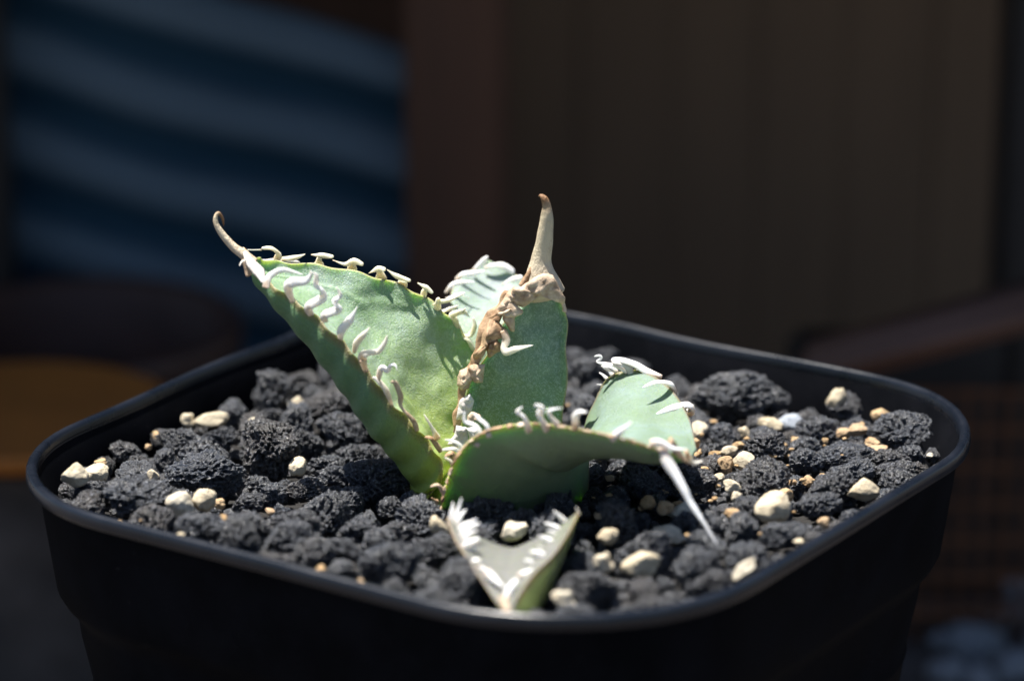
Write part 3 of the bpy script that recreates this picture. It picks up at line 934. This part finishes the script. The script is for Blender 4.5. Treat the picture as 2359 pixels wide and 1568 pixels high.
# --- upright centre leaf
L2 = leaf([
 (1062, 1120, -.1, 1290, 1100, -.1, .10, .40),
 (1056, 1030, -.05, 1298, 1040, -.05, .10, .42),
 (1064, 950, .0, 1299, 960, .0, .09, .42),
 (1085, 880, .05, 1303, 885, .05, .08, .40),
 (1118, 820, .08, 1307, 825, .1, .07, .38),
 (1140, 775, .12, 1306, 775, .15, .06, .34),
 (1170, 735, .15, 1303, 728, .2, .05, .28),
 (1205, 690, .2, 1293, 690, .24, .02, .2),
 (1225, 650, .25, 1275, 650, .27, .0, .12)],
 M['leaf_centre'], flip=-1, seed=11, wav=.075, edge=.05, cren=(3.2, .018))
ts = [(1200,243),(1222,232),(1250,262),(1272,330),(1276,410),(1266,540),(1242,700),(1222,830),(1215,930),(1228,1040),(1240,1130),(1250,1190)]
ts = ts[::-1]
ribbon('terminal_spine', L2, z2(*ts), .12, .2, [70,104,88,64,47,41,34,27,20,16,9,3], M['tip'], flat=.75, seg=16, steps=80, rough=.008)
ribbon('spine', L2, z2((1025,1065),(1075,1010),(1120,940),(1130,885)), .05, .1, [12,15,14,5], M['husk_brown'], flat=.6)
def z6(*p): return [(921.2+.2645*x, 644.4+.2645*y) for x, y in p]
for k_, (pts, y, m, bulge, nm) in enumerate([
 ([(1060,60),(1130,0),(1240,-60),(1330,-40),(1365,20),(1395,90),(1440,160),(1430,215),(1390,190),(1320,150),(1240,130),(1180,140),(1120,200),(1080,240),(1000,220),(955,150),(985,60)], -.02, 'husk', .06, 'dry_husk'),
 ([(930,120),(1000,60),(1040,110),(990,180),(960,230),(900,240),(870,200)], .0, 'husk', .06, 'dry_husk'),
 ([(830,270),(880,190),(950,170),(1000,210),(1075,270),(1060,300),(1000,330),(1000,450),(960,440),(890,340),(900,300)], -.04, 'husk', .07, 'dry_husk'),
 ([(840,240),(900,190),(960,230),(900,270),(800,330),(770,340)], -.05, 'husk_brown', .04, 'dry_husk'),
 ([(850,290),(960,245),(975,262),(900,310),(845,320)], -.10, 'husk', .04, 'dry_husk'),
 ([(780,340),(840,350),(910,420),(945,480),(900,500),(870,490),(810,460),(740,500),(720,540),(700,640),(670,700),(630,680),(640,630),(700,580),(720,450)], -.08, 'husk_brown', .09, 'dry_husk'),
 ([(770,540),(830,490),(880,560),(870,620),(770,680),(745,600)], -.10, 'husk_brown', .10, 'dry_husk'),
 ([(740,480),(830,470),(850,500),(780,530),(740,640),(700,700),(660,700),(700,600)], -.05, 'husk', .04, 'dry_husk'),
 ([(600,740),(740,725),(722,890),(650,885),(590,830)], -.12, 'husk', .07, 'dry_husk'),
 ([(520,790),(590,755),(620,830),(640,850),(600,940),(540,960),(495,920),(500,850)], -.13, 'husk', .10, 'dry_husk'),
 ([(610,985),(645,1050),(620,1150),(560,1225),(488,1220),(515,1050)], -.25, 'husk_white', .04, 'dry_membrane'),
 ([(490,1270),(580,1275),(595,1400),(560,1480),(480,1470),(410,1430),(470,1350)], -.45, 'husk_white', .05, 'dry_membrane'),
 ([(590,1180),(620,1150),(700,1170),(710,1225),(650,1215),(620,1260),(580,1240)], -.5, 'husk', .04, 'dry_membrane'),
 ([(580,1290),(660,1280),(710,1330),(690,1400),(620,1420),(600,1360)], -.6, 'husk_white', .04, 'dry_membrane')]):
    plate(nm, L2, z6(*pts), y, M[m], bulge=bulge, seed=k_*2.3)
ribbon('dry_margin', L2, z6((960,120),(890,230),(800,350),(735,470),(690,600),(650,720),(560,860),(540,980),(520,1150),(490,1330)), .06, -.1, [34,30,34,30,28,26,30,18,22,16], M['husk_brown'], flat=.45, rough=.045, steps=110, seg=12)
ribbon('dry_margin', L2, z6((1380,60),(1412,150),(1430,240),(1425,285)), .1, .05, [12,11,10,12], M['husk'], flat=.7, rough=.02)
ribbon('spine', L2, z6((900,440),(925,520),(905,590),(925,630),(1000,605),(1080,585),(1160,568)), -.14, -.35, [20,20,18,17,16,11,3], M['spine'], flat=.4)

# --- pale leaf at the back
L3 = leaf([
 (1120, 900, 1.0, 1230, 880, .9, .08, .2),
 (1085, 810, 1.25, 1232, 800, 1.2, .12, .2),
 (1048, 740, 1.5, 1236, 730, 1.35, .14, .22),
 (1036, 690, 1.75, 1228, 680, 1.8, .14, .2),
 (1050, 650, 2.15, 1205, 645, 2.2, .10, .18),
 (1090, 618, 2.45, 1160, 615, 2.45, .05, .1),
 (1110, 606, 2.55, 1130, 606, 2.55, .0, .05)],
 M['leaf_pale'], flip=-1, seed=21, wav=.04, edge=.04)
for (p, w) in [
 ([(600,930),(640,880),(700,820),(730,795)], [14,13,10,5]),
 ([(440,1010),(500,960),(600,950),(700,930)], [14,15,13,5]),
 ([(340,1130),(400,1060),(480,1035),(610,1030)], [10,15,12,4]),
 ([(700,900),(760,880),(860,880),(950,930),(950,960)], [9,12,17,14,6]),
 ([(860,1050),(950,1010),(1050,990)], [4,14,14]),
 ([(350,1190),(430,1160),(520,1130)], [12,11,4]),
 ([(280,1310),(380,1280),(460,1250)], [9,10,4]),
 ([(560,1180),(500,1150)], [3,3])]:
    yy = float(np.interp(z2(p[0])[0][1], [606, 618, 650, 690, 740], [2.5, 2.4, 2.1, 1.7, 1.25]))
    ribbon('spine', L3, z2(*p), yy, yy-.10, w, M['spine_white'], flat=.6)
ribbon('terminal_spine', L3, [(1115, 612), (1119, 600), (1120, 590)], 2.55, 2.5, [12, 8, 3], M['spine_white'], flat=.8)

# --- wide front leaf drooping to the right
L4 = leaf([
 (1012, 1185, -.95, 1325, 1205, -.55, .12, .15),
 (1028, 1110, -1.35, 1350, 1140, -.3, .22, .16),
 (1060, 1035, -1.65, 1352, 1060, .0, .32, .18),
 (1120, 990, -1.85, 1345, 985, .30, .38, .20),
 (1220, 973, -2.0, 1368, 925, .45, .38, .22),
 (1330, 985, -2.25, 1402, 868, .48, .34, .24),
 (1430, 1005, -2.5, 1470, 852, .30, .30, .24),
 (1505, 1028, -2.5, 1540, 890, -.10, .24, .22),
 (1555, 1045, -2.3, 1586, 960, -.8, .13, .15),
 (1590, 1055, -1.95, 1604, 1035, -1.5, .02, .06)],
 M['leaf_blue'], flip=1, seed=31, wav=.03, bdir=(0,-.5,-.85), nt=110, ns=40, edge=.05)
for (p, w, y0, y1, m) in [
 ([(500,530),(470,445),(432,410),(460,380)], [18,14,12,4], -2.03, -2.11, 'spine_white'),
 ([(605,520),(560,435),(572,390),(530,370)], [20,17,15,6], -2.12, -2.25, 'spine_white'),
 ([(665,490),(620,435),(620,400),(690,388)], [18,15,10,3], -2.18, -2.36, 'spine_white'),
 ([(765,490),(765,440),(790,410),(832,412)], [18,17,14,6], -2.27, -2.40, 'spine_white'),
 ([(970,570),(1030,520),(1087,468)], [20,15,6], -2.47, -2.57, 'spine_white'),
 ([(1195,590),(1250,590),(1330,620),(1410,625)], [20,18,12,4], -2.53, -2.51, 'spine_white'),
 ([(190,610),(215,540),(190,490),(130,465),(125,410)], [18,18,13,10,4], -1.75, -1.65, 'spine_white'),
 ([(270,560),(255,490),(210,450),(180,420)], [14,13,10,4], -1.89, -1.79, 'spine_white'),
 ([(1340,290),(1310,250),(1230,240),(1150,272)], [16,22,16,3], 0.00, -0.50, 'spine_white'),
 ([(1430,430),(1420,375),(1330,385),(1220,432)], [18,28,22,4], -0.30, -0.70, 'spine_white'),
 ([(1400,640),(1440,700),(1500,690)], [16,14,5], -2.33, -2.08, 'spine'),
 ([(1310,580),(1350,640),(1400,690),(1450,720)], [26,20,16,5], -2.38, -2.03, 'husk'),
 ([(1400,520),(1420,570),(1400,620)], [8,14,18], -0.70, -1.00, 'husk')]:
    ribbon('spine', L4, z4(*p), y0, y1, w, M[m], flat=.4)
g2 = lambda *p: [(1254+.2*x, 666+.2*y) for x, y in p]
for (p, w, y0, y1, m) in [
 ([(1350,1010),(1200,960),(1050,870),(900,820),(770,815)], [10,20,22,18,12], .35, .6, 'spine_white'),
 ([(1000,980),(960,900),(860,850),(780,850)], [14,18,14,8], .5, .55, 'husk_white'),
 ([(1240,1010),(1120,960),(1000,970),(900,920),(780,870),(650,850),(610,830),(650,790),(630,765),(570,775)], [8,16,16,14,12,10,8,7,6,4], .55, .6, 'spine_white'),
 ([(830,960),(780,900),(700,890),(650,880)], [12,11,8,3], .6, .7, 'spine_white'),
 ([(790,990),(750,940),(670,900)], [14,12,4], .6, .7, 'spine_white'),
 ([(720,1035),(680,990),(630,960)], [10,8,3], .62, .7, 'spine_white'),
 ([(660,1100),(600,1092)], [4,2], .64, .7, 'spine_white')]:
    ribbon('spine', L4, g2(*p), y0-.2, y1-.2, w, M[m], flat=.5)
random.seed(5)
for k in range(26):   # horny beads along the near margin
    t = .03+.9*k/26
    S = [(1012,1185,-.95),(1028,1110,-1.35),(1060,1035,-1.65),(1120,990,-1.85),(1220,973,-2.0),(1330,985,-2.25),(1430,1005,-2.5),(1505,1028,-2.5),(1555,1045,-2.3)]
    q = cr(S, t)
    lump('margin_bead', L4, q[0], q[1]+4, q[2]-.03, random.uniform(16, 32), random.uniform(6, 11), M[random.choice(['husk', 'husk_brown', 'spine_white', 'spine'])], seed=k+80, rot=-math.atan2(cr(S, min(1, t+.02))[1]-q[1], cr(S, min(1, t+.02))[0]-q[0]+1e-6), flat=.6)
for (p, w, m) in [([(940,1150),(880,1095),(780,1100)], [16,13,4], 'spine_white'), ([(790,1420),(745,1370),(690,1385)], [14,13,4], 'husk'), ([(745,1500),(700,1468)], [14,4], 'husk_brown'),
                  ([(870,1250),(850,1190),(800,1160)], [14,10,4], 'spine'), ([(960,1130),(900,1050),(800,1020)], [16,12,3], 'spine_white')]:
    ribbon('spine', L4, z3(*p), -1.3, -1.4, w, M[m], flat=.5)
ribbon('terminal_spine', L4, z4((1270,600),(1290,690),(1370,820),(1440,950),(1520,1070),(1585,1180)), -2.45, -3.0, [22,27,20,13,8,3], M['spine_white'], rough=.014, flat=.5, seg=12, steps=50)

# --- small forked front leaf
L5 = leaf([
 (1120, 1290, -1.8, 1260, 1280, -1.8, .25, .15),
 (1060, 1222, -2.3, 1302, 1212, -2.3, .45, .12),
 (1030, 1190, -2.8, 1333, 1176, -2.8, .40, .12),
 (1044, 1235, -3.25, 1312, 1222, -3.25, .22, .30),
 (1078, 1290, -3.65, 1274, 1278, -3.65, .13, .36),
 (1112, 1340, -4.0, 1228, 1322, -4.0, .09, .36),
 (1142, 1385, -4.35, 1192, 1375, -4.35, .04, .28),
 (1160, 1407, -4.5, 1182, 1407, -4.5, .0, .08)],
 M['leaf_grey'], flip=1, seed=41, wav=.015, edge=.04, vsh=1.3, bdir=(.8,-.1,-.6))
for (p, w, y0, y1) in [
 ([(100,1165),(150,1115),(205,1090)], [12,11,4], -3.2, -3.2), ([(140,1225),(175,1200),(215,1185)], [12,11,4], -3.4, -3.4), ([(205,1300),(240,1320),(275,1340)], [12,11,4], -3.75, -3.8),
 ([(700,1160),(650,1115),(600,1090)], [11,10,3], -3.1, -3.1), ([(640,1235),(600,1205),(550,1180)], [12,11,3], -3.35, -3.35), ([(540,1300),(510,1275),(470,1262)], [12,11,4], -3.65, -3.65),
 ([(35,1070),(55,990),(60,930)], [12,12,4], -2.82, -2.72), ([(60,1070),(85,990),(110,905)], [12,12,3], -2.87, -2.77),
 ([(80,1080),(105,1010),(135,970)], [12,11,4], -2.92, -2.82), ([(75,1110),(130,1060),(200,1025)], [14,13,4], -3.02, -2.97),
 ([(90,1140),(150,1080),(217,1050)], [15,14,5], -3.12, -3.12), ([(120,1200),(160,1165),(210,1140)], [22,22,12], -3.37, -3.42),
 ([(175,1275),(215,1262)], [18,12], -3.62, -3.67), ([(250,1330),(300,1375),(355,1420)], [22,18,6], -3.92, -4.12),
 ([(735,1100),(705,1040),(640,980)], [16,14,4], -2.82, -2.87), ([(715,1130),(660,1080),(585,1048)], [18,17,4], -2.97, -3.02),
 ([(680,1195),(630,1160),(555,1122)], [20,20,4], -3.22, -3.27), ([(605,1275),(570,1235),(505,1212)], [26,22,6], -3.52, -3.57),
 ([(440,1355),(480,1340),(525,1320)], [14,18,16], -3.92, -3.82), ([(365,1500),(385,1430),(430,1375)], [16,18,14], -4.32, -4.12),
 ([(790,1000),(770,960)], [8,3], -2.82, -2.92)]:
    ribbon('spine', L5, z4(*p), y0, y1, w, M['spine_white'], flat=.6)
ribbon('dry_streak', L5, z4((400,1262),(470,1195),(585,1155)), -3.15, -3.0, [16,13,7], M['husk_brown'], flat=.3)
ribbon('terminal_spine', L5, [(1158, 1375), (1164, 1395), (1170, 1412), (1176, 1424)], -4.5, -4.75, [24, 22, 14, 4], M['husk'], flat=.7)
lump('stem', plant, 1085, 1150, -.25, 200, 130, M['leaf'], seed=5, flat=.8, rough=.1, facets=0)

# ------------------------------------------------------------------ surroundings
M['wood_dark'] = mat_simple('dark_stained_wood', (0.10, 0.042, 0.022), .6, .3, 1.0, .3, .05, (1, 1, .12))
M['wood_taupe'] = mat_simple('weathered_taupe_board', (0.24, 0.148, 0.088), .7, .10, 1.2, .4, .05, (1, 1, .1))
M['wood_taupe2'] = mat_simple('weathered_taupe_board_dark', (0.237, 0.146, 0.087), .7, .10, 1.2, .4, .05, (1, 1, .1))
M['black_paint'] = mat_simple('black_paint', (0.012, 0.012, 0.014), .5, .2, 2)
M['terracotta'] = mat_simple('orange_terracotta', (0.40, 0.14, 0.02), .7, .2, .6, .3, .05)
M['brown_glaze'] = mat_simple('dark_brown_glaze', (0.07, 0.034, 0.026), .5, .3, .8)
M['rose_wood'] = mat_simple('rosy_brown_wood', (0.12, 0.062, 0.045), .6, .25, 1, .3, .05, (.2, 1, 1))
M['ground'] = mat_simple('dark_earth', (0.06, 0.052, 0.05), .9, .5, .7, .6, .2)
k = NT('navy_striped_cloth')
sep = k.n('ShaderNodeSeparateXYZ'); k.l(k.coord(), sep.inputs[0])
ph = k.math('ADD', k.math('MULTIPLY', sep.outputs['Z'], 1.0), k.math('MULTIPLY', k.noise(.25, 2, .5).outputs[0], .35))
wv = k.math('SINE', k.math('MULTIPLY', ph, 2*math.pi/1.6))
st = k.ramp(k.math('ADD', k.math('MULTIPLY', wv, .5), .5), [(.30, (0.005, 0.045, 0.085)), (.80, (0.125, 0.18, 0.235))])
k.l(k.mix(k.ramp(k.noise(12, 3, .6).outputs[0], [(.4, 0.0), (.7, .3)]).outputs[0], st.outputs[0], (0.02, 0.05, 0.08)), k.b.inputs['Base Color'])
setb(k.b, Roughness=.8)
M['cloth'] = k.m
def box(name, x0, x1, y0, y1, z0, z1, mat, parent=None, bev=.15):
    bm = bmesh.new(); bmesh.ops.create_cube(bm, size=1)
    for v in bm.verts:
        v.co = Vector((x0 if v.co.x < 0 else x1, y0 if v.co.y < 0 else y1, z0 if v.co.z < 0 else z1))
    bmesh.ops.bevel(bm, geom=bm.edges[:], offset=bev, segments=2, affect='EDGES')
    return bm_obj(name, bm, mat, parent, smooth=False)
GROUND = -8.5
bm = bmesh.new(); bmesh.ops.create_grid(bm, x_segments=2, y_segments=2, size=900)
g = bm_obj('ground', bm, M['ground']); g.location = (0, 150, GROUND)
tag(g, 'dark earth and bench surface around the pot', kind='structure')
X = lambda u, y: at(u, 500, y).x
# unseen board overhead, added to keep sun and sky off the background
sh = box('added_shade_board', -30, 34, 9.5, 60, 9.0, 10.2, M['wood_dark'])
tag(sh, 'unseen board added above and behind the pot to shade the background', 'added_shade_board')
# post
po = box('wooden_post', X(935, 21), X(1172, 21), 21, 24.5, GROUND, 9.0, M['wood_dark'])
tag(po, 'dark reddish brown wooden post behind the agave, between blue cloth and taupe boards', 'post')
p2 = box('black_post', X(2318, 17), X(2318, 17)+3, 17, 19, GROUND, 9.0, M['black_paint'])
tag(p2, 'black post at the right edge of the photo', 'post')
p3 = box('black_post', X(24, 21.3)-3, X(24, 21.3), 21.3, 22, GROUND, 9.0, M['black_paint'])
tag(p3, 'black post at the left edge beside the blue striped cloth', 'post')
# taupe boards
pan = empty('wooden_partition', (X(1700, 27), 27, GROUND))
tag(pan, 'blurred weathered taupe board partition behind the pot on the right', 'partition')
us = [1140, 1330, 1545, 1740, 1935, 2140, 2345, 2520]
for i in range(7):
    b = box('plank', X(us[i], 27)+.005, X(us[i+1], 27)-.005, 27-.03*(i % 2), 28, GROUND, 8.8, M['wood_taupe' if i % 3 != 1 else 'wood_taupe2'], None, .03)
    b.parent = pan; b.location = -pan.location
# back wall behind everything
bw = box('back_wall', -60, 60, 52, 54, GROUND, 9.0, M['wood_dark'])
tag(bw, 'unlit dark wall far behind everything', kind='structure')
# striped cloth with slanting folds
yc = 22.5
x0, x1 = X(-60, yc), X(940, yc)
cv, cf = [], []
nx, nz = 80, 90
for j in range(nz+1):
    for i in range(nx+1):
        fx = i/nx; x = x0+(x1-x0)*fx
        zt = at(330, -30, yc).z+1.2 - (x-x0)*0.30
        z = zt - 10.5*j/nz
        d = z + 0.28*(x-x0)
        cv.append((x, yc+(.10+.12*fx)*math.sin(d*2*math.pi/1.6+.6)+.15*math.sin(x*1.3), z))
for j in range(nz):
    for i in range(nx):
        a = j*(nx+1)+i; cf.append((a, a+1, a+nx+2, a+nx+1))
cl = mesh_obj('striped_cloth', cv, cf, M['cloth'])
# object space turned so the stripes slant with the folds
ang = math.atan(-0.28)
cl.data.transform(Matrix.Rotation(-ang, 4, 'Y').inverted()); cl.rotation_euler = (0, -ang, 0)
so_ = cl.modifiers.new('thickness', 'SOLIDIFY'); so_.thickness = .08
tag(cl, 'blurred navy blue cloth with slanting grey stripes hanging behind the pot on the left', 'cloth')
# dark round planter left
def lathe(name, c, prof, mat, parent=None, n=64):
    vs, fs = [], []
    for r, z in prof:
        for i in range(n):
            a = 2*math.pi*i/n; vs.append((c[0]+r*math.cos(a), c[1]+r*math.sin(a), z))
    for k_ in range(len(prof)-1):
        for i in range(n):
            j = (i+1) % n; fs.append((k_*n+i, k_*n+j, (k_+1)*n+j, (k_+1)*n+i))
    return mesh_obj(name, vs, fs, mat, parent)
c = at(190, 735, 18)
rp = 2.65
pl = empty('round_planter', (c.x, c.y, GROUND)); tag(pl, 'dark brown round planter blurred behind the pot on the left', 'plant pot')
zt = c.z
o = lathe('planter_body', (0, 0), [(rp*.7, 0), (rp*.94, zt-GROUND-.5), (rp*.9, zt-GROUND-.5)], M['brown_glaze']); o.parent = pl
o = lathe('planter_rim', (0, 0), [(rp*.94, zt-GROUND-.52), (rp, zt-GROUND-.48), (rp*1.01, zt-GROUND-.1), (rp*.97, zt-GROUND), (rp*.9, zt-GROUND-.1), (rp*.88, zt-GROUND-1.5), (0.01, zt-GROUND-1.6)], M['brown_glaze']); o.parent = pl
# terracotta trough lower left
c = at(50, 945, 12.8)
tr = empty('terracotta_saucer', (c.x, c.y, c.z)); tag(tr, 'orange terracotta saucer blurred beyond the left corner of the pot', 'saucer')
o = lathe('saucer_dish', (0, 0), [(0.01, -.02), (2.0, 0), (2.2, .05), (2.32, .04), (2.36, -.02), (2.25, -.25), (2.0, -.3), (0.01, -.3)], M['terracotta']); o.parent = tr
st_ = empty('plant_stand', (c.x, c.y, GROUND)); tag(st_, 'dark round stand under the orange terracotta saucer', 'stand')
o = lathe('stand_column', (0, 0), [(1.8, c.z-.46-GROUND), (1.75, c.z-1-GROUND), (1.7, 0)], M['ground']); o.parent = st_
# rosy wooden rail right
a, b = at(1840, 850, 13), at(2420, 690, 13)
bm = bmesh.new(); bmesh.ops.create_cube(bm, size=1)
L = (b-a).length
for v in bm.verts: v.co = Vector((v.co.x*L, v.co.y*1.0, v.co.z*.62))
bmesh.ops.bevel(bm, geom=bm.edges[:], offset=.2, segments=3, affect='EDGES')
rl = bm_obj('wooden_rail', bm, M['rose_wood']); rl.location = (a+b)/2; rl.rotation_euler = (0, -math.atan2(b.z-a.z, b.x-a.x), 0)
tag(rl, 'blurred rosy brown wooden rail behind the right corner of the pot', 'rail')
M['rust'] = mat_simple('rusty_wire', (0.13, 0.05, 0.02), .7, .3, 2)
# black crate under the rail
cz = at(2200, 900, 14.5).z
cb = empty('wire_basket', (X(2150, 14.5), 14.5, GROUND)); tag(cb, 'dark wire mesh basket behind the right corner of the pot', 'basket')
xa, xb = X(1850, 14.5), X(2400, 14.5)
o = box('basket_back', xa, xb, 16.5, 16.8, GROUND, at(2200, 850, 14.5).z, M['black_paint']); o.parent = cb; o.location = -cb.location
for i in range(9):
    z = cz - i*.62
    o = box('wire', xa, xb, 14.4, 14.52, z-.05, z+.05, M['rust'], None, .02); o.parent = cb; o.location = -cb.location
for i in range(12):
    x = xa+(xb-xa)*i/11
    o = box('wire', x-.05, x+.05, 14.53, 14.65, GROUND, cz, M['rust'], None, .02); o.parent = cb; o.location = -cb.location
# loose grey stones on the ground, right and left of the pot
M['greystone'] = mat_pebble('grey_stone', [(0.16, 0.18, 0.21), (0.26, 0.28, 0.32)], dirt=(.1, .09, .08))
gm = stone_mesh('grey_stone', 640, 3, 'cream', M['greystone'])
SL = [(2250, 1480, 1.5, 'largest blurred grey stone on the ground right of the pot'), (2335, 1400, 1.0, 'grey stone higher up beside the right black post'),
 (2180, 1545, 1.0, 'grey stone nearest the pot wall at lower right'), (2330, 1535, 1.1, 'grey stone at the lower right picture corner'),
 (2262, 1562, .9, 'grey stone at the bottom edge right of the pot'), (2345, 1345, .8, 'topmost grey stone on the ground at right'),
 (2165, 1470, .7, 'small grey stone just right of the lower pot wall'), (2290, 1425, .7, 'small grey stone above the largest one at right'),
 (2395, 1470, 1.0, 'grey stone cut by the right picture edge'),
 (60, 1450, 1.1, 'largest blurred grey stone on the ground left of the pot'), (20, 1390, .8, 'topmost grey stone on the ground at left'),
 (90, 1530, .9, 'grey stone nearest the pot wall at lower left'), (25, 1540, .8, 'grey stone at the lower left picture corner'), (-30, 1480, .9, 'grey stone cut by the left picture edge')]
for i, (u, v, s, nm) in enumerate(SL):
    o = bpy.data.objects.new('grey_stone', gm); p = atz(u, v, GROUND+.2)
    o.location = p; o.scale = (s*.36, s*.32, s*.24); o.rotation_euler = (0, 0, i*1.3); link(o)
    tag(o, nm, 'stone', 'grey stones on the ground')
